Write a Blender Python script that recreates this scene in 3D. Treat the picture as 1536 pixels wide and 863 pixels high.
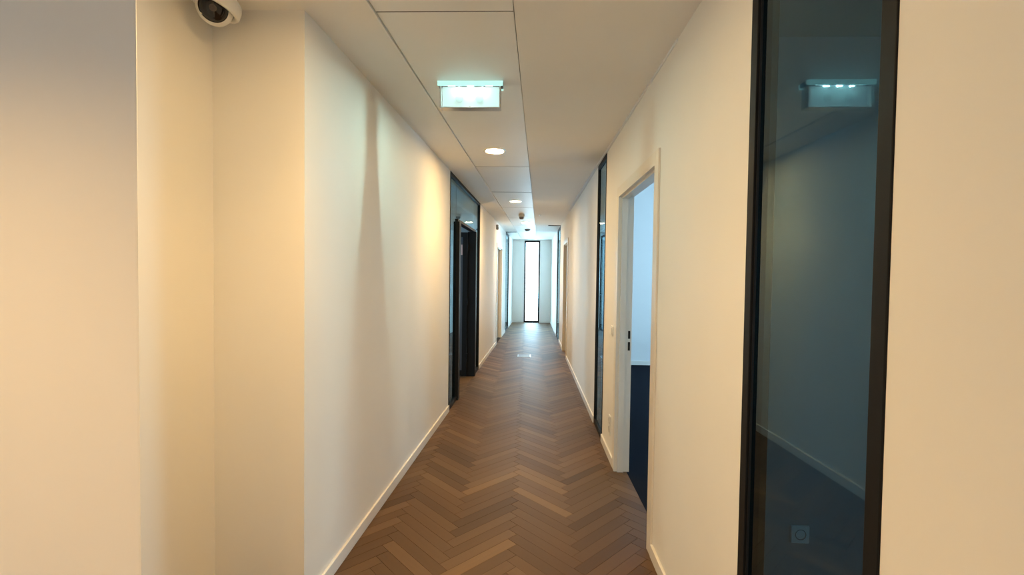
import bpy, bmesh, math, random
from mathutils import Matrix, Vector
random.seed(7)
for o in list(bpy.data.objects): bpy.data.objects.remove(o)
S = bpy.context.scene
C = S.collection

# ------------------------------------------------------------------ camera
F_PX = 689.8
cam_d = bpy.data.cameras.new('camera'); cam = bpy.data.objects.new('camera', cam_d); C.objects.link(cam)
cam_d.sensor_fit = 'HORIZONTAL'; cam_d.sensor_width = 36.0; cam_d.lens = 36.0*F_PX/1536.0
cam_d.clip_start = 0.05; cam_d.clip_end = 200
R_ = Vector((0.99939026, 0.0323626, 0.01310606)); U_ = Vector((-0.01398615, 0.02711973, 0.99953435)); F_ = Vector((-0.0319921, 0.99910819, -0.02755582))
cam.matrix_world = Matrix(((R_.x, U_.x, -F_.x, 0), (R_.y, U_.y, -F_.y, 0), (R_.z, U_.z, -F_.z, 1.5), (0, 0, 0, 1)))
S.camera = cam

# ------------------------------------------------------------------ view, sky, daylight portals
S.view_settings.view_transform = 'Standard'; S.view_settings.look = 'None'
S.view_settings.gamma = 1.0; S.view_settings.use_curve_mapping = False
S.view_settings.exposure = 0.30
W = bpy.data.worlds.new('sky'); S.world = W; W.use_nodes = True
bg = W.node_tree.nodes['Background']; bg.inputs[0].default_value = (0.50, 0.80, 1.0, 1); bg.inputs[1].default_value = 16.5
DOWNLIGHT_W = 80.0; SIGN_W = 1.5
WARM = (1.0, 0.61, 0.23)
def portal(loc, rot, sx, sy):
    l = bpy.data.lights.new('daylight_portal', 'AREA'); l.shape = 'RECTANGLE'; l.size = sx; l.size_y = sy
    l.cycles.is_portal = True
    o = bpy.data.objects.new('daylight_portal', l); C.objects.link(o); o.location = loc; o.rotation_euler = rot
portal((0.165, 14.62, 1.3), (math.radians(-90), 0, 0), 0.5, 2.5)       # end window, shining towards -y
portal((4.56, 3.55, 1.6), (0, math.radians(90), 0), 1.2, 0.3)
portal((4.56, 6.15, 1.6), (0, math.radians(90), 0), 1.4, 1.3)  # second office window, added to brighten the pale blue wall
portal((4.26, -0.85, 1.5), (0, math.radians(90), 0), 0.8, 0.7)  # added near office window, faint bluish light behind the glass
portal((-3.56, 5.7, 1.6), (0, math.radians(-90), 0), 1.0, 1.0)  # added left office window, lifts the dark leaf and pane
portal((-2.0, -3.08, 1.3), (math.radians(90), 0, 0), 0.6, 0.6)      # added lobby window, cool light on the near left wall
#         # office window, shining towards -x
portal((4.26, 12.3, 1.45), (0, math.radians(90), 0), 1.7, 2.8)         # far office windows, both added to light the corridor end
portal((-3.56, 12.3, 1.45), (0, math.radians(-90), 0), 1.7, 2.8)

# ------------------------------------------------------------------ geometry of the corridor
XL0, SL = -1.0362, 0.0399
XR0, SR = 0.6752, 0.0063
CEIL = 2.612
YB, YE = -3.0, 14.5
nl = math.hypot(1, SL); nr = math.hypot(1, SR)
def wp(side, y, n, z):
    """point on a corridor wall: y along it, n metres out of it into the corridor, z up"""
    if side == 'L': return Vector((XL0+SL*y + n/nl, y - n*SL/nl, z))
    return Vector((XR0+SR*y - n/nr, y + n*SR/nr, z))
def xl(y): return XL0+SL*y
def xr(y): return XR0+SR*y

# ------------------------------------------------------------------ materials
def newmat(name):
    m = bpy.data.materials.new(name); m.use_nodes = True
    nt = m.node_tree; return m, nt, nt.nodes['Principled BSDF']
def N(nt, t, **kw):
    n = nt.nodes.new(t)
    for k, v in kw.items(): setattr(n, k, v)
    return n
def paint(name, col, rough=0.6, bump=0.02, scale=220, var=0.02, spec=0.3):
    m, nt, b = newmat(name)
    b.inputs['Roughness'].default_value = rough; b.inputs['Specular IOR Level'].default_value = spec
    tc = N(nt, 'ShaderNodeTexCoord'); ns = N(nt, 'ShaderNodeTexNoise'); ns.inputs['Scale'].default_value = scale
    n2 = N(nt, 'ShaderNodeTexNoise'); n2.inputs['Scale'].default_value = 3.0
    nt.links.new(tc.outputs['Object'], ns.inputs['Vector']); nt.links.new(tc.outputs['Object'], n2.inputs['Vector'])
    mx = N(nt, 'ShaderNodeMix', data_type='RGBA')
    mx.inputs[6].default_value = (*[c*(1-var) for c in col], 1); mx.inputs[7].default_value = (*[min(1, c*(1+var)) for c in col], 1)
    nt.links.new(n2.outputs['Fac'], mx.inputs[0]); nt.links.new(mx.outputs[2], b.inputs['Base Color'])
    bp = N(nt, 'ShaderNodeBump'); bp.inputs['Strength'].default_value = bump; bp.inputs['Distance'].default_value = 0.002
    nt.links.new(ns.outputs['Fac'], bp.inputs['Height']); nt.links.new(bp.outputs['Normal'], b.inputs['Normal'])
    return m
def plain(name, col, rough=0.5, metal=0.0, spec=0.5):
    m, nt, b = newmat(name); b.inputs['Base Color'].default_value = (*col, 1)
    b.inputs['Roughness'].default_value = rough; b.inputs['Metallic'].default_value = metal; b.inputs['Specular IOR Level'].default_value = spec
    tc = N(nt, 'ShaderNodeTexCoord'); ns = N(nt, 'ShaderNodeTexNoise'); ns.inputs['Scale'].default_value = 40
    mr = N(nt, 'ShaderNodeMapRange'); mr.inputs[3].default_value = rough*0.9; mr.inputs[4].default_value = min(1, rough*1.1)
    nt.links.new(tc.outputs['Object'], ns.inputs['Vector']); nt.links.new(ns.outputs['Fac'], mr.inputs[0]); nt.links.new(mr.outputs[0], b.inputs['Roughness'])
    return m
def emit(name, col, s):
    m, nt, b = newmat(name); b.inputs['Base Color'].default_value = (0.3*col[0], 0.3*col[1], 0.3*col[2], 1)
    b.inputs['Emission Color'].default_value = (*col, 1); b.inputs['Emission Strength'].default_value = s; return m
def glass(name, tint, f0=0.07):
    """thin pane: Schlick mirror over a tinted see-through"""
    m = bpy.data.materials.new(name); m.use_nodes = True; nt = m.node_tree; nt.nodes.clear()
    out = N(nt, 'ShaderNodeOutputMaterial'); mix = N(nt, 'ShaderNodeMixShader')
    tr = N(nt, 'ShaderNodeBsdfTransparent'); tr.inputs[0].default_value = (*tint, 1)
    gl = N(nt, 'ShaderNodeBsdfGlossy'); gl.inputs['Roughness'].default_value = 0.015; gl.inputs['Color'].default_value = (0.70, 0.90, 1.0, 1)
    lw = N(nt, 'ShaderNodeLayerWeight'); lw.inputs['Blend'].default_value = 0.5
    pw = N(nt, 'ShaderNodeMath', operation='POWER'); pw.inputs[1].default_value = 5.0
    ma = N(nt, 'ShaderNodeMath', operation='MULTIPLY_ADD'); ma.inputs[1].default_value = 1-f0; ma.inputs[2].default_value = f0
    nt.links.new(lw.outputs['Facing'], pw.inputs[0]); nt.links.new(pw.outputs[0], ma.inputs[0]); nt.links.new(ma.outputs[0], mix.inputs[0])
    nt.links.new(tr.outputs[0], mix.inputs[1]); nt.links.new(gl.outputs[0], mix.inputs[2]); nt.links.new(mix.outputs[0], out.inputs[0])
    return m
def carpet_mat():
    m, nt, b = newmat('navy_carpet'); b.inputs['Roughness'].default_value = 0.95; b.inputs['Specular IOR Level'].default_value = 0.05
    tc = N(nt, 'ShaderNodeTexCoord'); ns = N(nt, 'ShaderNodeTexNoise'); ns.inputs['Scale'].default_value = 160
    cr = N(nt, 'ShaderNodeValToRGB'); cr.color_ramp.elements[0].color = (0.004, 0.006, 0.010, 1); cr.color_ramp.elements[1].color = (0.012, 0.015, 0.024, 1)
    nt.links.new(tc.outputs['Object'], ns.inputs['Vector']); nt.links.new(ns.outputs['Fac'], cr.inputs[0]); nt.links.new(cr.outputs[0], b.inputs['Base Color'])
    bp = N(nt, 'ShaderNodeBump'); bp.inputs['Strength'].default_value = 0.5; bp.inputs['Distance'].default_value = 0.004
    nt.links.new(ns.outputs['Fac'], bp.inputs['Height']); nt.links.new(bp.outputs['Normal'], b.inputs['Normal'])
    return m
def wood_mat():
    """oak block: tone from the object colour (single blocks) or per island (joined far blocks), grain along the uv u axis"""
    m, nt, b = newmat('smoked_oak')
    oi = N(nt, 'ShaderNodeObjectInfo'); geo = N(nt, 'ShaderNodeNewGeometry'); sep = N(nt, 'ShaderNodeSeparateColor')
    nt.links.new(oi.outputs['Color'], sep.inputs[0])
    mx = N(nt, 'ShaderNodeMix', data_type='FLOAT')              # alpha 1: own tone, alpha 0: island random
    nt.links.new(oi.outputs['Alpha'], mx.inputs[0]); nt.links.new(geo.outputs['Random Per Island'], mx.inputs[2]); nt.links.new(sep.outputs[0], mx.inputs[3])
    uv = N(nt, 'ShaderNodeUVMap'); uv.uv_map = 'grain'
    off = N(nt, 'ShaderNodeVectorMath', operation='ADD'); mp = N(nt, 'ShaderNodeMapping'); mp.inputs['Scale'].default_value = (3.5, 60, 1)
    cmb = N(nt, 'ShaderNodeCombineXYZ'); sc = N(nt, 'ShaderNodeMath', operation='MULTIPLY'); sc.inputs[1].default_value = 37.7
    nt.links.new(mx.outputs[0], sc.inputs[0]); nt.links.new(sc.outputs[0], cmb.inputs[0]); nt.links.new(sc.outputs[0], cmb.inputs[1])
    nt.links.new(uv.outputs[0], off.inputs[0]); nt.links.new(cmb.outputs[0], off.inputs[1]); nt.links.new(off.outputs[0], mp.inputs['Vector'])
    ns = N(nt, 'ShaderNodeTexNoise'); ns.inputs['Scale'].default_value = 1.0; ns.inputs['Detail'].default_value = 5; ns.inputs['Roughness'].default_value = 0.6
    nt.links.new(mp.outputs[0], ns.inputs['Vector'])
    cr = N(nt, 'ShaderNodeValToRGB'); e = cr.color_ramp.elements
    e[0].position = 0.0; e[0].color = (0.072, 0.036, 0.013, 1); e[1].position = 1.0; e[1].color = (0.205, 0.116, 0.050, 1)
    k = e.new(0.45); k.color = (0.118, 0.062, 0.025, 1)
    k = e.new(0.75); k.color = (0.155, 0.087, 0.040, 1)
    ad = N(nt, 'ShaderNodeMath', operation='MULTIPLY_ADD'); ad.inputs[1].default_value = 0.34; ad.inputs[2].default_value = -0.17
    nt.links.new(ns.outputs['Fac'], ad.inputs[0])
    a2 = N(nt, 'ShaderNodeMath', operation='ADD'); a2.use_clamp = True
    nt.links.new(ad.outputs[0], a2.inputs[0]); nt.links.new(mx.outputs[0], a2.inputs[1]); nt.links.new(a2.outputs[0], cr.inputs[0])
    nt.links.new(cr.outputs[0], b.inputs['Base Color'])
    rr = N(nt, 'ShaderNodeMapRange'); rr.inputs[3].default_value = 0.42; rr.inputs[4].default_value = 0.58
    nt.links.new(ns.outputs['Fac'], rr.inputs[0]); nt.links.new(rr.outputs[0], b.inputs['Roughness'])
    b.inputs['Specular IOR Level'].default_value = 0.34
    bp = N(nt, 'ShaderNodeBump'); bp.inputs['Strength'].default_value = 0.12; bp.inputs['Distance'].default_value = 0.001
    nt.links.new(ns.outputs['Fac'], bp.inputs['Height']); nt.links.new(bp.outputs['Normal'], b.inputs['Normal'])
    return m
M = dict(
    wall=paint('wall_paint', (0.87, 0.85, 0.81)), ceil=paint('ceiling_paint', (0.88, 0.86, 0.82), rough=0.75), panel=paint('ceiling_panel_paint', (0.88, 0.865, 0.83), rough=0.45, bump=0.005, spec=0.3),
    room=paint('office_paint', (0.78, 0.80, 0.82)), dimroom=paint('shaded_office_paint', (0.35, 0.37, 0.38)), base=plain('white_lacquer', (0.82, 0.80, 0.76), 0.35),  # dimroom: office paint darkened, the room's dimness put into its colour
    doorframe=plain('cream_lacquer', (0.80, 0.76, 0.68), 0.35), leaf=plain('taupe_laminate', (0.42, 0.38, 0.33), 0.45),
    black=plain('black_aluminium', (0.012, 0.012, 0.0125), 0.5, spec=0.18), gasket=plain('rubber_gasket', (0.006, 0.006, 0.006), 0.6), joint=plain('dark_shadow_gap', (0.10, 0.09, 0.08), 0.9),
    glass=glass('tinted_glass', (0.50, 0.66, 0.72)), clear=glass('clear_glass', (0.95, 0.97, 0.97), 0.04), smoke=plain('smoked_glass', (0.09, 0.095, 0.11), 0.12),
    carpet=carpet_mat(), wood=wood_mat(), sub=plain('screed', (0.03, 0.018, 0.01), 0.9),
    steel=plain('brushed_steel', (0.62, 0.62, 0.60), 0.3, 1.0), white=plain('white_plastic', (0.80, 0.79, 0.76), 0.4), grey=plain('grey_plastic', (0.22, 0.21, 0.20), 0.5),
    hole=plain('black_hole', (0.01, 0.01, 0.01), 0.8), cup=plain('lamp_reflector', (0.85, 0.80, 0.66), 0.3), lens=emit('lamp_lens', (1.0, 0.66, 0.29), 195.0),
    signlit=emit('sign_plate_lit', (0.74, 1.0, 0.95), 0.55), signmark=emit('sign_mark', (0.70, 0.92, 0.88), 0.36), led=emit('sign_leds', (0.62, 1.0, 0.94), 12.0),
    dome=plain('black_dome', (0.010, 0.008, 0.008), 0.08), lensglass=plain('camera_lens', (0.05, 0.03, 0.03), 0.1), pink=plain('pinkish_paper', (0.55, 0.38, 0.38), 0.6),
    glow=emit('frosted_cyan_lip', (0.55, 1.0, 0.90), 0.75), lid=plain('worn_lid_metal', (0.25, 0.25, 0.25), 0.55, 0.7), pale=plain('chrome_rim', (0.75, 0.72, 0.66), 0.3, 0.6),
)

# ------------------------------------------------------------------ mesh helpers
class MB:
    def __init__(s): s.v = []; s.f = []
    def hexa(s, p):                                   # 8 points: bottom 4 ccw, top 4 ccw
        o = len(s.v); s.v += [Vector(q) for q in p]
        s.f += [tuple(o+i for i in f) for f in ((3,2,1,0),(4,5,6,7),(0,1,5,4),(1,2,6,5),(2,3,7,6),(3,0,4,7))]
        return s
    def box(s, x0, x1, y0, y1, z0, z1):
        return s.hexa([(x0,y0,z0),(x1,y0,z0),(x1,y1,z0),(x0,y1,z0),(x0,y0,z1),(x1,y0,z1),(x1,y1,z1),(x0,y1,z1)])
    def wbox(s, side, y0, y1, n0, n1, z0, z1):        # box in wall coordinates
        if side == 'L': a, b = n0, n1
        else: a, b = n1, n0
        return s.hexa([wp(side,y0,a,z0),wp(side,y0,b,z0),wp(side,y1,b,z0),wp(side,y1,a,z0),wp(side,y0,a,z1),wp(side,y0,b,z1),wp(side,y1,b,z1),wp(side,y1,a,z1)])
    def prism(s, poly, z0, z1):
        o = len(s.v); n = len(poly)
        s.v += [Vector((x,y,z0)) for x,y in poly] + [Vector((x,y,z1)) for x,y in poly]
        s.f += [tuple(o+i for i in range(n))[::-1], tuple(o+n+i for i in range(n))] + [(o+i, o+(i+1)%n, o+n+(i+1)%n, o+n+i) for i in range(n)]
        return s
    def lathe(s, prof, n=40, at=(0,0,0), rot=None):   # profile of (r, z) swept about z
        o = len(s.v); at = Vector(at)
        for r, z in prof:
            for i in range(n):
                a = 2*math.pi*i/n; v = Vector((r*math.cos(a), r*math.sin(a), z))
                if rot: v = rot @ v
                s.v.append(v+at)
        for j in range(len(prof)-1):
            for i in range(n):
                s.f.append((o+j*n+i, o+j*n+(i+1)%n, o+(j+1)*n+(i+1)%n, o+(j+1)*n+i))
        if prof[0][0] > 1e-6: s.f.append(tuple(o+i for i in range(n))[::-1]) if False else None
        s.f = [f for f in s.f if f]
        return s
    def build(s, name, mat, parent=None, bevel=0.0, smooth=False, kind=None):
        me = bpy.data.meshes.new(name)
        loc = Vector((0,0,0))
        p = parent
        while p: loc += p.location; p = p.parent
        c = sum(s.v, Vector((0,0,0)))/len(s.v)
        c.z = min(v.z for v in s.v)
        me.from_pydata([v-c for v in s.v], [], s.f)
        bm = bmesh.new(); bm.from_mesh(me); bmesh.ops.remove_doubles(bm, verts=bm.verts, dist=1e-6) if smooth else None
        bmesh.ops.recalc_face_normals(bm, faces=bm.faces)
        bm.to_mesh(me); bm.free()
        me.materials.append(mat)
        if smooth:
            for pl in me.polygons: pl.use_smooth = True
        o = bpy.data.objects.new(name, me); C.objects.link(o); o.parent = parent; o.location = c-loc
        if bevel:
            md = o.modifiers.new('edge', 'BEVEL'); md.width = bevel; md.segments = 2; md.limit_method = 'ANGLE'
        if kind: o['kind'] = kind
        return o
def tag(o, label, cat, group=None, kind=None):
    o['label'] = label; o['category'] = cat
    if group: o['group'] = group
    if kind: o['kind'] = kind
    return o
def thing(name, loc, label, cat, group=None, kind=None):
    o = bpy.data.objects.new(name, None); C.objects.link(o); o.location = loc; o.empty_display_size = 0.1
    return tag(o, label, cat, group, kind)
ST = 'structure'

# ------------------------------------------------------------------ floor: herringbone blocks
floor = MB().prism([(-3.5, YB-0.1), (xr(YB)+0.094, YB-0.1), (xr(YE)+0.094, YE+0.1), (-3.5, YE+0.1)], -0.12, -0.014).build('floor', M['sub'])
tag(floor, 'brown herringbone oak floor running down the corridor', 'floor', kind=ST)
L_, W_ = 0.49, 0.07
q2 = math.sqrt(0.5)
def clip(poly, nx, ny, d):                            # keep nx*x+ny*y<=d
    out = []
    for i in range(len(poly)):
        a, b = poly[i], poly[(i+1) % len(poly)]
        da, db = nx*a[0]+ny*a[1]-d, nx*b[0]+ny*b[1]-d
        if da <= 0: out.append(a)
        if da*db < 0:
            t = da/(da-db); out.append((a[0]+(b[0]-a[0])*t, a[1]+(b[1]-a[1])*t))
    return out
def area(p): return 0.5*abs(sum(p[i][0]*p[(i+1) % len(p)][1]-p[(i+1) % len(p)][0]*p[i][1] for i in range(len(p))))
HX, HY, GAP = -0.085, 3.165, 0.0007
blocks = []
for i in range(-6, 6):
    for j in range(-75, 130):
        for kind in 'AB':
            p0, q0 = i*L_ - j*W_, i*L_ + j*W_
            if kind == 'A': r = (p0, p0+L_, q0, q0+W_)
            else: r = (p0+L_-W_, p0+L_, q0+W_, q0+W_+L_)
            def P(p, q): return (HX+(p+q)*q2, HY+(q-p)*q2)
            cx, cy = P((r[0]+r[1])/2, (r[2]+r[3])/2)
            if not (-5 < cx < 1.3 and YB-0.3 < cy < YE+0.4): continue
            poly = [P(r[0]+GAP, r[2]+GAP), P(r[1]-GAP, r[2]+GAP), P(r[1]-GAP, r[3]-GAP), P(r[0]+GAP, r[3]-GAP)]
            blocks.append((kind, cx, cy, poly))
def clip_corridor(poly):
    p = clip(poly, 1, -SR, XR0+0.094)
    p = clip(p, 0, 1, YE) if p else p
    p = clip(p, 0, -1, -YB) if p else p
    return p
# tones of the blocks that stand out near the camera
SPOT = [('A', 0.13, 3.02, 1.0), ('A', 0.10, 3.35, 0.92), ('B', -0.19, 3.23, 0.95), ('B', -0.19, 2.83, 0.12), ('B', -0.14, 2.73, 0.1), ('B', -0.17, 2.60, 0.85), ('B', 0.46, 2.9, 0.15),
        ('A', 0.13, 3.45, 0.85), ('A', -0.5, 2.7, 0.1), ('A', -0.55, 3.4, 0.15), ('B', -0.75, 3.4, 0.8)]
near, far = [], []
for kind, cx, cy, poly in blocks:
    n = clip_corridor(poly)
    m = clip(n, -1, SL, -(XL0-0.0)) if n else n
    if cy < 1.07: m = clip(n, -1, 0, 3.2) if n else n            # lobby
    elif cy < 2.0 and n: m = clip(n, -1, 0, 1.36)                # niche
    if not m or len(m) < 3 or area(m) < 2e-4: continue
    (near if cy > 1.95 else far).append((kind, cx, cy, m, len(m) == 4 and area(m) > 0.97*(L_-2*GAP)*(W_-2*GAP)))
near.sort(key=lambda b: b[2]); far += near[300:]; near = near[:300]
# blocks that run on through the glazed doorway into the dim office on the left
for kind, cx, cy, poly in blocks:
    n = clip(poly, 1, -SL, XL0)
    n = clip(n, -1, 0, 3.4) if n else n
    n = clip(n, 0, -1, -4.6) if n else n
    n = clip(n, 0, 1, 8.4) if n else n
    if n and len(n) >= 3 and area(n) > 2e-4: far.append((kind, cx, cy, n, False))
def uvfill(me, kinds):
    uv = me.uv_layers.new(name='grain')
    for pl, (kind, ox, oy) in zip(me.polygons, kinds):
        d = Vector((q2, -q2)) if kind == 'A' else Vector((q2, q2))
        e = Vector((-d.y, d.x))
        for li in pl.loop_indices:
            co = me.vertices[me.loops[li].vertex_index].co
            r = Vector((co.x-ox, co.y-oy)); uv.data[li].uv = (r.dot(d), r.dot(e))
def block_mesh(poly, kind, c):
    n = len(poly); b = 0.0012
    g = (sum(x for x, y in poly)/n, sum(y for x, y in poly)/n)
    def inset(pt):
        d = Vector((g[0]-pt[0], g[1]-pt[1])); dl = d.length
        return (pt[0]+d.x/dl*b, pt[1]+d.y/dl*b)
    v = [(x-c[0], y-c[1], -0.012) for x, y in poly] + [(x-c[0], y-c[1], -0.0008) for x, y in poly] + [(inset(p)[0]-c[0], inset(p)[1]-c[1], 0.0) for p in poly]
    f = [tuple(range(2*n, 3*n))] + [(i, (i+1) % n, n+(i+1) % n, n+i) for i in range(n)] + [(n+i, n+(i+1) % n, 2*n+(i+1) % n, 2*n+i) for i in range(n)]
    return v, f
shared = {}
fl = floor.location
for kind, cx, cy, poly, full in near:
    if full and kind in shared: me = shared[kind]
    else:
        v, f = block_mesh(poly, kind, (cx, cy)); me = bpy.data.meshes.new('oak_block'); me.from_pydata(v, [], f)
        uvfill(me, [(kind, 0, 0)]*len(f)); me.materials.append(M['wood'])
        if full: shared[kind] = me
    o = bpy.data.objects.new('oak_block', me); C.objects.link(o); o.parent = floor
    o.location = (cx-fl.x, cy-fl.y, -fl.z + random.uniform(-0.0004, 0.0))
    t = min(1, max(0, random.gauss(0.43, 0.17)))
    for k, sx, sy, st in SPOT:
        if k == kind and abs(sx-cx) < 0.05 and abs(sy-cy) < 0.05: t = st
    o.color = (t, t, t, 1.0)
vs, fs, ks = [], [], []
for kind, cx, cy, poly, full in far:
    v, f = block_mesh(poly, kind, (0, 0)); o0 = len(vs)
    vs += [Vector(a)-fl for a in v]; fs += [tuple(i+o0 for i in a) for a in f]; ks += [(kind, cx-fl.x, cy-fl.y)]*len(f)
me = bpy.data.meshes.new('far_oak_blocks'); me.from_pydata(vs, [], fs); uvfill(me, ks); me.materials.append(M['wood'])
o = bpy.data.objects.new('far_oak_blocks', me); C.objects.link(o); o.parent = floor; o.color = (0.4, 0.4, 0.4, 0.0); o['kind'] = 'stuff'

# ------------------------------------------------------------------ walls
TH = 0.105
RG1 = (0.885, 1.460); RD1 = (2.50, 3.535); RG2 = (4.160, 4.678); RD2 = (8.25, 9.20); RG3 = (10.33, 11.4)
LG1 = (4.955, 7.215); LD2 = (9.80, 10.95); LG2 = (11.95, 13.0); DH = 2.12
def wall_run(side, spans, y0, y1):
    m = MB(); y = y0
    for a, b, h in spans:
        if side == 'R' and y < 2.2:
            m.wbox(side, y, min(a, 2.2), -0.06, 0, 0, CEIL)
            if a > 2.2: m.wbox(side, 2.2, a, -TH, 0, 0, CEIL)
        else: m.wbox(side, y, a, -TH, 0, 0, CEIL)
        if h: m.wbox(side, a, b, -TH, 0, h, CEIL)
        y = b
    m.wbox(side, y, y1, -TH, 0, 0, CEIL); return m
w = wall_run('R', [(*RG1, 0), (*RD1, DH), (*RG2, 0), (*RD2, DH), (*RG3, 0)], YB, YE).build('wall_right', M['wall']); tag(w, 'cream painted corridor wall on the right with door and glass openings', 'wall', kind=ST)
NY0, NY1, NX = 1.14, 1.953, -1.358
LY, LX, LW = 1.0, -0.866, -3.2        # lobby end: face towards the camera, corner, outer wall
w = wall_run('L', [(*LG1, 0), (*LD2, DH), (*LG2, 0)], NY1, YE).build('wall_left', M['wall']); tag(w, 'long cream corridor wall on the left beyond the niche', 'wall', kind=ST)
w = MB().hexa([(LW,LY,0),(LX,LY,0),(LX-0.13,NY0,0),(LW,NY0,0),(LW,LY,CEIL),(LX,LY,CEIL),(LX-0.13,NY0,CEIL),(LW,NY0,CEIL)]).build('wall_left_near', M['wall'], bevel=0.006)
tag(w, 'pale wall at the left edge in front of the niche', 'wall', kind=ST)
w = MB().box(NX-0.1, NX, NY0+0.001, NY1+0.1, 0, CEIL).build('wall_niche_back', M['wall']); tag(w, 'orange-lit narrow wall inside the niche under the dome camera', 'wall', kind=ST)
w = MB().hexa([(NX,NY1,0),(xl(NY1),NY1,0),(xl(NY1)-0.1,NY1+0.1,0),(NX,NY1+0.1,0),(NX,NY1,CEIL),(xl(NY1),NY1,CEIL),(xl(NY1)-0.1,NY1+0.1,CEIL),(NX,NY1+0.1,CEIL)]).build('wall_niche_side', M['wall'])
tag(w, 'shaded niche wall facing the camera beside the long left wall', 'wall', kind=ST)
w = MB().box(LW-0.1, LW, YB-0.1, NY0, 0, CEIL).build('wall_lobby_left', M['wall']); tag(w, 'far left lobby wall outside the picture', 'wall', kind=ST)
# end wall with a tall slot for the window
EX0, EX1, EZ1 = -0.085, 0.405, 2.585
m = MB(); m.box(-0.9, EX0, YE, YE+0.2, 0, 2.7); m.box(EX1, 1.3, YE, YE+0.2, 0, 2.7); m.box(EX0, EX1, YE, YE+0.2, EZ1, 2.7)
tag(m.build('wall_end', M['wall']), 'bright white end wall around the tall window', 'wall', kind=ST)
m = MB(); m.box(LW-0.1, -2.3, YB-0.15, YB, 0, CEIL); m.box(-1.7, 1.0, YB-0.15, YB, 0, CEIL); m.box(-2.3, -1.7, YB-0.15, YB, 0, 1.0); m.box(-2.3, -1.7, YB-0.15, YB, 1.6, CEIL)  # small opening added to bring cool daylight onto the near left wall
tag(m.build('wall_back', M['wall']), 'lobby wall behind the camera with a small window opening added for daylight', 'wall', kind=ST)

# ------------------------------------------------------------------ ceiling: side soffits and the panelled middle strip
def xcl(y): return xl(y)+0.289           # left edge of the panel strip
def xcr(y): return -0.125+0.0285*y if y < 11.9 else -0.125+0.0285*11.9
m = MB()
ya, yb = YB-0.1, YE+0.15
m.prism([(-3.3, ya), (xcl(ya), ya), (xcl(yb), yb), (-0.9, yb), (-1.1, 8), (-1.5, 2.1), (-3.3, 2.1)], CEIL, CEIL+0.10)
m.prism([(xcr(ya), ya), (xr(ya)+0.1, ya), (xr(yb)+0.1, yb), (xcr(yb), yb), (xcr(11.9), 11.9)], CEIL, CEIL+0.10)
ceil = tag(m.build('ceiling', M['ceil']), 'warm white corridor ceiling with a slightly raised panel strip', 'ceiling', kind=ST)
MB().prism([(xcl(ya)-0.05, ya), (xcr(ya)+0.05, ya), (xcr(yb)+0.05, yb), (xcl(yb)-0.05, yb)], CEIL+0.05, CEIL+0.12).build('panel_backing', M['joint'], ceil)
yj = [YB, -0.83, 0.58, 1.985, 4.795, 6.255, 7.68, 9.06, 10.47, 11.88, 13.2, YE]
def panel(a, b, hole=None):
    g = 0.004; k, k2 = [0.004 if v < 3 else (0.016 if 6 < v < 7 else 0.008) for v in (a, b)]
    poly = [(xcl(a)+g+0.002, a+k), (xcr(a)-g, a+k), (xcr(b)-g, b-k2), (xcl(b)+g+0.002, b-k2)]
    return MB().prism(poly, CEIL+0.008, CEIL+0.03).build('ceiling_panel', M['panel'], ceil)
for a, b in zip(yj[:-1], yj[1:]): panel(a, b)
for v in yj[1:-1]:
    k = 0.004 if v < 3 else (0.016 if 6 < v < 7 else 0.008)
    MB().prism([(xcl(v)+0.006, v-k), (xcr(v)-0.004, v-k), (xcr(v)-0.004, v+k), (xcl(v)+0.006, v+k)], CEIL+0.0095, CEIL+0.03).build('panel_joint', M['joint'], ceil)
# pale edge bead along the left side of the strip
m = MB().hexa([(xcl(YB)-0.006,YB,CEIL-0.002),(xcl(YB)+0.002,YB,CEIL-0.002),(xcl(YE)+0.002,YE,CEIL-0.002),(xcl(YE)-0.006,YE,CEIL-0.002),(xcl(YB)-0.006,YB,CEIL+0.02),(xcl(YB)+0.002,YB,CEIL+0.02),(xcl(YE)+0.002,YE,CEIL+0.02),(xcl(YE)-0.006,YE,CEIL+0.02)])
m.build('edge_bead', M['panel'], ceil)
# dark expansion joints across the soffits far down the corridor
t = MB().box(xl(11.92)+0.002, xcl(11.92)-0.008, 11.90, 11.94, CEIL-0.012, CEIL-0.0005).build('trim_1', M['joint']); tag(t, 'dark ceiling joint above the far left glass panel', 'trim', kind=ST)
t = MB().box(0.46, xr(10.3)-0.002, 10.27, 10.31, CEIL-0.012, CEIL-0.0005).build('trim_2', M['joint']); tag(t, 'dark ceiling joint above the far right glass panel', 'trim', kind=ST)

# ------------------------------------------------------------------ baseboards
def baseboard(side, y0, y1, name, label):
    m = MB().wbox(side, y0, y1, 0.0, 0.014, 0.0008, 0.07)
    tag(m.build(name, M['base'], bevel=0.003), label, 'baseboard', kind=ST)
baseboard('L', NY1+0.002, LG1[0]-0.002, 'baseboard_left', 'white baseboard along the near left wall up to the glass front')
baseboard('L', LG1[1]+0.002, LD2[0]-0.05, 'baseboard_left.001', 'white baseboard between the glass front and the far left door')
baseboard('L', LD2[1]+0.05, LG2[0]-0.002, 'baseboard_left.002', 'short white baseboard past the far left door')
baseboard('L', LG2[1]+0.002, YE-0.016, 'baseboard_left.003', 'white baseboard at the far left end of the corridor')
baseboard('R', YB, RG1[0]-0.002, 'baseboard_right', 'white baseboard on the right before the near glass panel')
baseboard('R', RG1[1]+0.002, RD1[0]-0.058, 'baseboard_right.001', 'white baseboard between the near glass panel and the open doorway')
baseboard('R', RD1[1]+0.058, RG2[0]-0.002, 'baseboard_right.002', 'short white baseboard under the wall socket')
baseboard('R', RG2[1]+0.002, RD2[0]-0.05, 'baseboard_right.003', 'long white baseboard on the right past the narrow glass panel')
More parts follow.
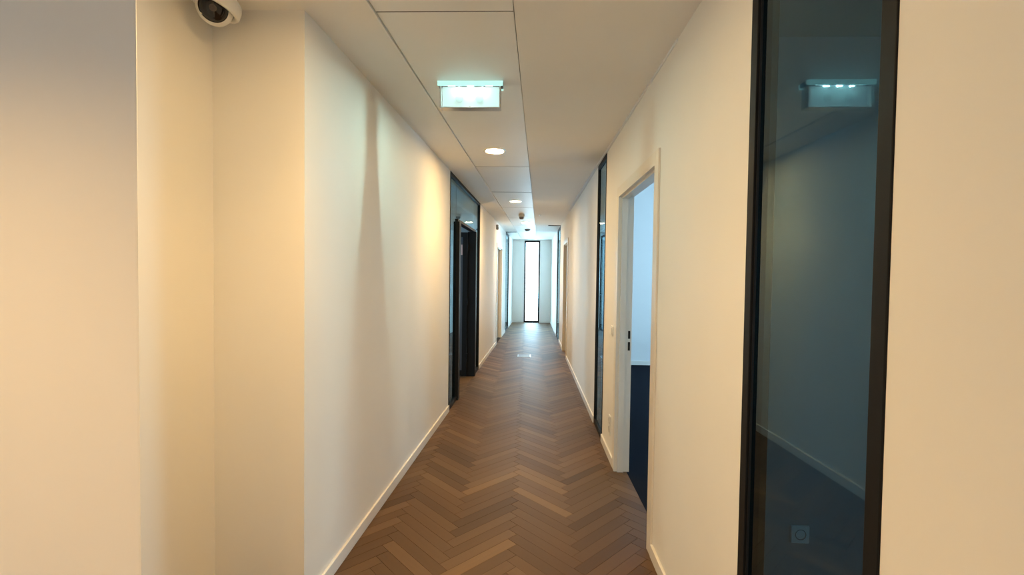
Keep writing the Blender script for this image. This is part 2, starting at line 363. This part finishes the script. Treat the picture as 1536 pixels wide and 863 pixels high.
baseboard('R', RD2[1]+0.05, RG3[0]-0.002, 'baseboard_right.004', 'short white baseboard past the far right door')
baseboard('R', RG3[1]+0.002, YE-0.016, 'baseboard_right.005', 'white baseboard at the far right end of the corridor')
tag(MB().box(xl(YE), EX0-0.002, YE-0.014, YE, 0.0008, 0.07).build('baseboard_end', M['base']), 'white baseboard left of the end window', 'baseboard', kind=ST)
tag(MB().box(EX1+0.002, xr(YE), YE-0.014, YE, 0.0008, 0.07).build('baseboard_end.001', M['base']), 'white baseboard right of the end window', 'baseboard', kind=ST)
tag(MB().box(NX+0.0005, xl(NY1)-0.0, NY1-0.014, NY1-0.0005, 0.0008, 0.07).build('baseboard_niche', M['base']), 'white baseboard inside the niche', 'baseboard', kind=ST)

# ------------------------------------------------------------------ offices behind the walls
def office(name, x0, x1, y0, y1, wallmat, floormat, label, wins=(), side='R', floor_on=True, h=2.615):
    """shell open towards the corridor wall; wins are (y0,y1,z0,z1) openings in the outer wall"""
    m = MB(); t = 0.1
    m.box(x0, x1, y0-t, y0, -0.02, h); m.box(x0, x1, y1, y1+t, -0.02, h)
    o0, o1 = (x1, x1+t) if side == 'R' else (x0-t, x0)
    y = y0-t
    for win in wins:
        m.box(o0, o1, y, win[0], -0.02, h)
        m.box(o0, o1, win[0], win[1], -0.02, win[2]); m.box(o0, o1, win[0], win[1], win[3], h); y = win[1]
    m.box(o0, o1, y, y1+t, -0.02, h)
    if h > 2.7: m.box(x0-0.1, x0, y0-t, y1+t, 2.60, h)
    tag(m.build('wall_'+name, wallmat), label+' walls', 'wall', kind=ST)
    tag(MB().box(x0-(0.1 if h > 2.7 else 0), x1, y0-t, y1+t, h, h+0.1).build('ceiling_'+name, wallmat), label+' ceiling', 'ceiling', kind=ST)
    if floor_on: tag(MB().box(x0, x1, y0-t, y1+t, -0.06, 0.001).build('floor_'+name, floormat), label+' floor', 'floor', kind=ST)
office('office_open', xr(2)+0.096, 4.5, 2.30, 7.82, M['room'], M['carpet'], 'daylit office with navy carpet behind the open doorway', [(3.4, 3.7, 1.0, 2.2), (5.5, 6.8, 0.9, 2.3)], h=3.5)  # second opening is unseen, added for a brighter office wall
office('office_near', xr(1)+0.062, 4.2, -2.5, 2.195, M['dimroom'], M['carpet'], 'dim office with an added window behind the near glass panel', [(-1.2, -0.5, 1.1, 1.9)])  # unseen opening, added for dim bluish light in the room
office('office_far_right', xr(9)+0.11, 4.2, 8.06, 14.4, M['room'], M['carpet'], 'office with an added window behind the far right glass panel', [(10.9, 13.7, 0.6, 2.3)])  # unseen opening, added so daylight reaches the corridor end
office('office_left', -3.5, xl(4.6)-0.11, 4.6, 8.4, M['dimroom'], M['wood'], 'dim office with an added window behind the left glass front', [(5.2, 6.2, 1.1, 2.1)], side='L', floor_on=False)  # unseen opening, added to lighten the door leaf and pane
office('office_far_left', -3.5, xl(8.6)-0.11, 8.6, 14.4, M['room'], M['carpet'], 'office with an added window behind the far left glass panel', [(10.9, 13.7, 0.6, 2.3)], side='L')  # unseen opening, added to send daylight into the corridor end
tag(MB().box(xr(7.9)+0.15, 4.49, 7.804, 7.8195, 0.002, 0.07).build('baseboard_office', M['base']), 'white baseboard on the pale blue office wall', 'baseboard', kind=ST)

# ------------------------------------------------------------------ glazed panels
def glazed(name, side, span, label, z1=CEIL-0.002, fw=0.04, depth=0.06, gl='glass'):
    y0, y1 = span; c = wp(side, (y0+y1)/2, 0, 0)
    t = thing(name, c, label, 'window', kind=ST)
    e = 0.001
    MB().wbox(side, y0+e, y0+fw, -depth, 0.004, 0.001, z1).build('stile', M['black'], t, bevel=0.002)
    MB().wbox(side, y1-fw, y1-e, -depth, 0.004, 0.001, z1).build('stile', M['black'], t, bevel=0.002)
    MB().wbox(side, y0+fw, y1-fw, -depth, 0.004, 0.001, 0.05).build('bottom_rail', M['black'], t, bevel=0.002)
    MB().wbox(side, y0+fw, y1-fw, -depth, 0.004, z1-0.05, z1).build('top_rail', M['black'], t, bevel=0.002)
    MB().wbox(side, y0+fw+0.004, y1-fw-0.004, -0.018, -0.010, 0.054, z1-0.054).build('pane', M[gl], t)
    for a, b in ((y0+fw, y0+fw+0.004), (y1-fw-0.004, y1-fw)):
        MB().wbox(side, a, b, -0.02, -0.004, 0.05, z1-0.05).build('gasket', M['gasket'], t)
    return t
glazed('window_2', 'R', RG1, 'large dark framed glass panel nearest on the right wall')
glazed('window_3', 'R', RG2, 'narrow dark framed glass strip past the open doorway', fw=0.025)
glazed('window_4', 'R', RG3, 'far dark framed glass strip on the right near the end window', fw=0.03, gl='clear')
glazed('window_5', 'L', LG2, 'far dark framed glass strip on the left near the end window', fw=0.03, gl='clear')

# end window
t = thing('window_1', (0.16, YE+0.05, 0), 'tall narrow bright window closing the corridor end', 'window', kind=ST)
fw = 0.048
m = MB().box(EX0, EX0+fw, YE+0.0, YE+0.1, 0, EZ1).build('stile', M['black'], t); MB().box(EX1-fw, EX1, YE, YE+0.1, 0, EZ1).build('stile', M['black'], t)
MB().box(EX0+fw, EX1-fw, YE, YE+0.1, 0, 0.055).build('bottom_rail', M['black'], t); MB().box(EX0+fw, EX1-fw, YE, YE+0.1, EZ1-0.055, EZ1).build('top_rail', M['black'], t)
MB().box(EX0+fw, EX1-fw, YE+0.045, YE+0.055, 0.055, EZ1-0.055).build('pane', M['clear'], t)

# ------------------------------------------------------------------ doors
def frame_set(t, side, y0, y1, h, fw=0.055, depth=TH, out=0.012):
    """lacquered frame: casing on the corridor face and lining through the wall, near side, far side and head"""
    for a, b in ((y0-fw, y0+0.001), (y1-0.001, y1+fw)):
        MB().wbox(side, a, b, 0.0, out, 0.001, h+fw).build('casing', M['doorframe'], t, bevel=0.002)
    MB().wbox(side, y0, y1, 0.0, out, h-0.001, h+fw).build('head_casing', M['doorframe'], t, bevel=0.002)
    l1 = MB().wbox(side, y0, y0+0.02, -depth, out, 0.001, h).build('jamb', M['doorframe'], t)
    l2 = MB().wbox(side, y1-0.02, y1, -depth, out, 0.001, h).build('jamb', M['doorframe'], t)
    MB().wbox(side, y0+0.02, y1-0.02, -depth, out, h-0.02, h).build('head_jamb', M['doorframe'], t)
    # stop: the second step of the lining
    MB().wbox(side, y0+0.02, y0+0.036, -depth*0.55, -depth*0.0-0.012, 0.001, h-0.02).build('door_stop', M['doorframe'], t)
    MB().wbox(side, y1-0.036, y1-0.02, -depth*0.55, -depth*0.0-0.012, 0.001, h-0.02).build('door_stop', M['doorframe'], t)
    MB().wbox(side, y0+0.036, y1-0.036, -depth*0.55, -0.012, h-0.036, h-0.02).build('door_stop', M['doorframe'], t)
    return l1, l2
t = thing('door_1', wp('R', 3.0, 0, 0), 'open cream framed doorway to the navy carpeted office', 'door', kind=ST)
j1, j2 = frame_set(t, 'R', RD1[0], RD1[1], DH)
for z0, z1 in ((1.025, 1.085), (0.935, 1.000)):
    MB().wbox('R', RD1[1]-0.0225, RD1[1]-0.0195, -0.094, -0.078, z0, z1).build('strike_slot', M['hole'], j2)
def handle(t, side, y, n, z, flip=1):
    m = MB().wbox(side, y-0.02, y+0.02, n, n+0.006, z-0.11, z+0.06); pl = m.build('handle_plate', M['steel'], t)
    m = MB().wbox(side, y-0.008, y+0.008, n+0.006, n+0.05, z-0.008, z+0.008); m.wbox(side, min(y, y+flip*0.12), max(y, y+flip*0.12), n+0.04, n+0.055, z-0.009, z+0.009)
    m.build('lever', M['steel'], pl)
def leaf_door(name, side, span, label, hy, flip):
    t = thing(name, wp(side, sum(span)/2, 0, 0), label, 'door', kind=ST)
    frame_set(t, side, span[0], span[1], DH)
    lf = MB().wbox(side, span[0]+0.022, span[1]-0.022, -0.115, -0.079, 0.006, DH-0.022).build('leaf', M['leaf'], t)
    handle(lf, side, hy, -0.079, 1.04, flip)
leaf_door('door_3', 'L', LD2, 'closed taupe door in white frame far down the left wall', LD2[0]+0.1, 1)
leaf_door('door_4', 'R', RD2, 'closed taupe door in white frame far down the right wall', RD2[0]+0.1, 1)

# glass front with an open door on the left
t = thing('door_2', wp('L', 6.0, 0, 0), 'black framed full height glass front with open dark door', 'door', kind=ST)
y0, y1 = LG1; zt = CEIL-0.002; D0, D1 = 5.40, 6.70
def lf_(n, a, b, z0, z1, mat='black', nm='stile', n1=0.006, n0=-0.07): return MB().wbox('L', a, b, n0, n1, z0, z1).build(nm, M[mat], t, bevel=0.002)
lf_('', y0+0.001, y0+0.02, 0.001, zt); lf_('', y1-0.035, y1-0.001, 0.001, zt)
lf_('', y0+0.02, y1-0.035, zt-0.035, zt, nm='top_rail')
lf_('', y0+0.02, D0, 0.001, 0.045, nm='bottom_rail'); lf_('', D1+0.1, y1-0.035, 0.001, 0.045, nm='bottom_rail')
MB().wbox('L', D0, D0+0.10, -0.10, 0.022, 0.001, 2.12).build('door_post', M['black'], t, bevel=0.003)
MB().wbox('L', D1, D1+0.10, -0.10, 0.022, 0.001, 2.12).build('door_post', M['black'], t, bevel=0.003)
MB().wbox('L', D0, D1+0.10, -0.07, 0.004, 2.12, 2.15).build('transom', M['black'], t)
MB().wbox('L', y0+0.02, D0, -0.024, -0.014, 0.045, zt-0.035).build('pane', M['glass'], t)
MB().wbox('L', D1+0.10, y1-0.035, -0.024, -0.014, 0.045, zt-0.035).build('pane', M['glass'], t)
MB().wbox('L', D0, D1+0.10, -0.024, -0.014, 2.15, zt-0.035).build('pane', M['glass'], t)
# leaf swung into the office, hinged on the far post
hx = xl(D1)-0.10
lw = 1.12
lb = MB(); ly0, ly1 = D1-0.012, D1+0.03
a, b = hx-lw, hx
lb.box(a, a+0.07, ly0, ly1, 0.008, 2.11); lb.box(b-0.07, b, ly0, ly1, 0.008, 2.11); lb.box(a+0.07, b-0.07, ly0, ly1, 0.008, 0.09); lb.box(a+0.07, b-0.07, ly0, ly1, 2.04, 2.11)
leaf = lb.build('leaf', M['black'], t)
leaf['label'] = 'dark smoked glass door leaf swung open into the office'
MB().box(a+0.07, b-0.07, ly0+0.012, ly1-0.012, 0.09, 2.04).build('pane', M['smoke'], leaf)
MB().box(b-0.115, b-0.075, ly0+0.006, ly0+0.0115, 1.78, 1.93).build('notice', M['pink'], leaf)['label'] = 'small pinkish notice'
m = MB(); m.box(a+0.03, a+0.05, ly0-0.05, ly0, 1.0, 1.02); m.box(a+0.03, a+0.16, ly0-0.055, ly0-0.04, 1.0, 1.018); m.build('lever', M['steel'], leaf)
for z in (0.25, 1.05, 1.85): MB().lathe([(0.0, z), (0.011, z), (0.011, z+0.09), (0.0, z+0.09)], 12, (hx+0.006, ly0-0.004, 0)).build('hinge', M['black'], leaf)

# ------------------------------------------------------------------ recessed downlights
def ring_disc(name, r, z, mat, parent, c, n=36):
    m = MB(); m.v = [Vector((c[0]+r*math.cos(2*math.pi*i/n), c[1]+r*math.sin(2*math.pi*i/n), z)) for i in range(n)]; m.f = [tuple(range(n))[::-1]]
    return m.build(name, mat, parent)
ZP = CEIL+0.008
def downlight(x, y, label, watts):
    t = thing('downlight', (x, y, ZP), label, 'ceiling light', 'recessed downlights along the ceiling strip')
    MB().lathe([(0.086, -0.0005), (0.104, -0.0005), (0.102, -0.006), (0.086, -0.007), (0.086, -0.0005)], 48, (x, y, ZP)).build('trim_ring', M['pale'], t, smooth=False)
    MB().lathe([(0.086, -0.006), (0.0745, -0.0012)], 48, (x, y, ZP)).build('reflector', M['cup'], t, smooth=True)
    ring_disc('lens', 0.0745, ZP-0.0012, M['lens'] if watts else M['white'], t, (x, y))
    if not watts: return
    l = bpy.data.lights.new('downlight_beam', 'SPOT'); l.energy = watts; l.color = WARM; l.spot_size = math.radians(122); l.spot_blend = 1.0; l.shadow_soft_size = 0.05
    o = bpy.data.objects.new('downlight_beam', l); C.objects.link(o); o.parent = t; o.location = (0, 0, -0.012)
for x, y, lab in ((-0.42, -1.5, 'warm round downlight in the ceiling strip behind the camera'), (-1.25, 0.02, 'unseen round downlight added in the lobby ceiling to brighten the near left wall'), (-0.40, 1.34, 'warm round downlight in the ceiling strip above the niche'),
                  (-0.307, 4.18, 'bright round downlight just beyond the lit sign'), (-0.19, 7.02, 'round downlight past the glass front, second from the lit sign'),
                  (-0.05, 9.86, 'round downlight near the far doors, third from the lit sign'), (0.06, 12.75, 'unlit round downlight closest to the end window')):
    downlight(x, y, lab, 0 if y > 12 else DOWNLIGHT_W*(2.7 if x < -1 else 1))  # the added lobby lamp runs stronger, to lift the near left wall

# ------------------------------------------------------------------ illuminated emergency sign
sx0, sx1, sy = -0.522, -0.166, 2.72
sxc = (sx0+sx1)/2; zt = ZP
t = thing('exit_sign', (sxc, sy, zt), 'glowing white-cyan emergency sign hanging from the ceiling', 'sign')
MB().box(sx0-0.012, sx1+0.012, sy-0.03, sy+0.03, zt-0.022, zt-0.0005).build('housing', M['grey'], t, bevel=0.003)
for k in (-1, 1):
    MB().box(sx0-0.012, sx1+0.012, sy+k*0.037-0.003, sy+k*0.037+0.003, zt-0.028, zt-0.0005).build('housing_lip', M['glow'], t)
    for i in range(3):
        cx = sxc+(i-1)*0.11
        MB().box(cx-0.02, cx+0.02, sy+k*0.024-0.004, sy+k*0.024+0.004, zt-0.0235, zt-0.022).build('led', M['led'], t)
MB().box(sx0+0.012, sx1-0.012, sy-0.003, sy+0.003, zt-0.146, zt-0.022).build('plate', M['signlit'], t)
for cx in (sxc-0.066, sxc+0.052):
    m = MB().lathe([(0.0, 0.0), (0.024, 0.0), (0.024, 0.001), (0.0, 0.001)], 24, (cx, sy-0.003, zt-0.09), Matrix.Rotation(math.radians(90), 3, 'X'))
    m.build('faint_symbol', M['signmark'], t)
for a in (sx0, sx1-0.009):
    MB().box(a, a+0.009, sy-0.030, sy+0.030, zt-0.152, zt-0.022).build('side_rail', M['steel'], t, bevel=0.002)
MB().box(sx0+0.009, sx1-0.009, sy-0.030, sy+0.030, zt-0.152, zt-0.146).build('bottom_rail', M['steel'], t, bevel=0.002)
MB().lathe([(0.0, 0.0), (0.006, 0.0), (0.006, 0.004), (0.0, 0.004)], 16, (sxc, sy-0.030, zt-0.149), Matrix.Rotation(math.radians(90), 3, 'X')).build('screw', M['steel'], t)
for k in (-1, 1):       # the two banks of LEDs, one on each side of the plate
    for i in range(3):
        l = bpy.data.lights.new('sign_led', 'AREA'); l.energy = SIGN_W; l.color = (0.60, 1.0, 0.92); l.shape = 'SQUARE'; l.size = 0.008
        o = bpy.data.objects.new('sign_led', l); C.objects.link(o); o.parent = t; o.location = ((i-1)*0.07, k*0.0065, -0.024)

# ------------------------------------------------------------------ dome camera in the niche
cc = Vector((-1.243, 1.80, CEIL))
t = thing('dome_camera', cc, 'white turret security camera with dark lens face on the niche ceiling', 'camera')
def aim(d): return Vector((0, 0, 1)).rotation_difference(Vector(d).normalized()).to_matrix()
MB().lathe([(0.0, -0.0005), (0.076, -0.0005), (0.078, -0.012), (0.074, -0.020), (0.0, -0.020)], 48, cc).build('base', M['white'], t)
hc = cc+Vector((0, 0, -0.078)); RB = 0.064
cupm = aim((0.30, 0.10, 1.0))
cup = MB().lathe([(0.060, 0.066), (0.084, 0.046), (0.088, 0.030), (0.088, 0.004), (0.084, -0.003), (0.074, -0.003), (0.069, 0.008)], 48, hc, cupm).build('housing', M['white'], t, smooth=True)
ax = aim((0.42, -0.80, -0.42))
HA = math.radians(52)
ballp = [(RB*math.sin(a), RB*math.cos(a)) for a in [HA+(math.pi-HA)*k/16 for k in range(17)]]
ball = MB().lathe(ballp, 48, hc, ax).build('ball', M['white'], t, smooth=True)
facep = [(RB*math.sin(HA), RB*math.cos(HA)), (RB*math.sin(HA)*0.94, RB*math.cos(HA)-0.006), (0.036, RB*math.cos(HA)+0.004), (0.020, RB*math.cos(HA)+0.008), (0.0, RB*math.cos(HA)+0.009)]
face = MB().lathe(facep, 48, hc, ax).build('face', M['dome'], t, smooth=True); face['label'] = 'dark glossy lens face'
MB().lathe([(0.013, 0.0), (0.013, 0.006), (0.009, 0.006), (0.0, 0.004)], 24, hc+ax @ Vector((0, 0, RB*math.cos(HA)+0.007)), ax).build('lens', M['lensglass'], face)
MB().lathe([(0.0, 0.0), (0.004, 0.0), (0.004, 0.003), (0.0, 0.003)], 12, hc+cupm @ Vector((0.05, -0.0725, 0.022)), aim((0.55, -0.82, 0))).build('screw', M['grey'], cup)

# ------------------------------------------------------------------ small fittings
def wall_plate(name, y, z, w, h, label, cat):
    t = thing(name, wp('R', y, 0, z-h/2), label, cat)
    MB().wbox('R', y-w/2, y+w/2, 0.0005, 0.010, z-h/2, z+h/2).build('plate', M['white'], t, bevel=0.003); return t
t = wall_plate('light_switch', 3.72, 1.06, 0.082, 0.082, 'white light switch beside the open doorway', 'switch')
MB().wbox('R', 3.72-0.029, 3.72+0.029, 0.010, 0.015, 1.031, 1.089).build('rocker', M['white'], t, bevel=0.002)
t = wall_plate('wall_socket', 3.75, 0.285, 0.082, 0.154, 'white double wall socket above the baseboard by the doorway', 'socket')
for z in (0.25, 0.321):
    c = wp('R', 3.75, 0.0101, z)
    s_ = MB().lathe([(0.0, -0.001), (0.020, -0.001), (0.024, 0.001), (0.026, 0.001)], 24, c, Matrix.Rotation(math.radians(-90), 3, 'Y')).build('outlet_well', M['grey'], t)
# grey box high on the left wall
t = thing('wall_sensor', wp('L', 9.62, 0, 2.45), 'small grey sensor box high on the left wall before the far door', 'sensor')
MB().wbox('L', 9.58, 9.66, 0.0005, 0.045, 2.44, 2.54).build('body', M['grey'], t, bevel=0.006)
MB().wbox('L', 9.60, 9.64, 0.045, 0.049, 2.455, 2.485).build('window', M['hole'], t)
# ceiling detectors
def detector(name, x, y, r, hz, label, top, bottom):
    t = thing(name, (x, y, ZP), label, 'detector')
    MB().lathe([(0.0, -0.0005), (r, -0.0005), (r, -hz*0.45), (r*0.8, -hz*0.5), (0.0, -hz*0.5)], 28, (x, y, ZP)).build('base', top, t)
    MB().lathe([(r*0.78, -hz*0.5), (r*0.74, -hz*0.8), (r*0.5, -hz), (0.0, -hz)], 28, (x, y, ZP)).build('head', bottom, t, smooth=True)
detector('smoke_detector', -0.115, 8.55, 0.055, 0.09, 'white and grey smoke detector on the ceiling strip', M['white'], M['grey'])
detector('motion_sensor', 0.0, 11.3, 0.07, 0.05, 'dark flat motion sensor on the far ceiling strip', M['grey'], M['grey'])
# sprinkler in the right soffit
t = thing('sprinkler', (0.225, 8.5, CEIL), 'tiny white sprinkler in the right ceiling soffit', 'sprinkler')
MB().lathe([(0.0, -0.0005), (0.03, -0.0005), (0.028, -0.006), (0.0, -0.006)], 20, (0.225, 8.5, CEIL)).build('rosette', M['white'], t)
MB().lathe([(0.0, -0.006), (0.008, -0.006), (0.006, -0.02), (0.016, -0.022), (0.016, -0.025), (0.0, -0.025)], 16, (0.225, 8.5, CEIL)).build('head', M['white'], t)
# floor boxes
t = thing('floor_box', (-0.03, 8.5, 0.0), 'pale metal floor box lid set in the herringbone floor', 'floor box')
MB().box(-0.15, 0.09, 8.38, 8.62, 0.0003, 0.003).build('rim', M['steel'], t)
MB().box(-0.138, 0.078, 8.392, 8.608, 0.003, 0.0045).build('lid', M['lid'], t)
t = thing('office_socket', (1.31, 2.195, 0.25), 'white wall socket seen dimly through the near glass panel', 'socket')
MB().box(1.268, 1.352, 2.184, 2.1945, 0.247, 0.331).build('plate', M['white'], t, bevel=0.003)
MB().lathe([(0.0, -0.001), (0.020, -0.001), (0.024, 0.001), (0.026, 0.001)], 24, (1.31, 2.1838, 0.289), Matrix.Rotation(math.radians(90), 3, 'X')).build('outlet_well', M['grey'], t)
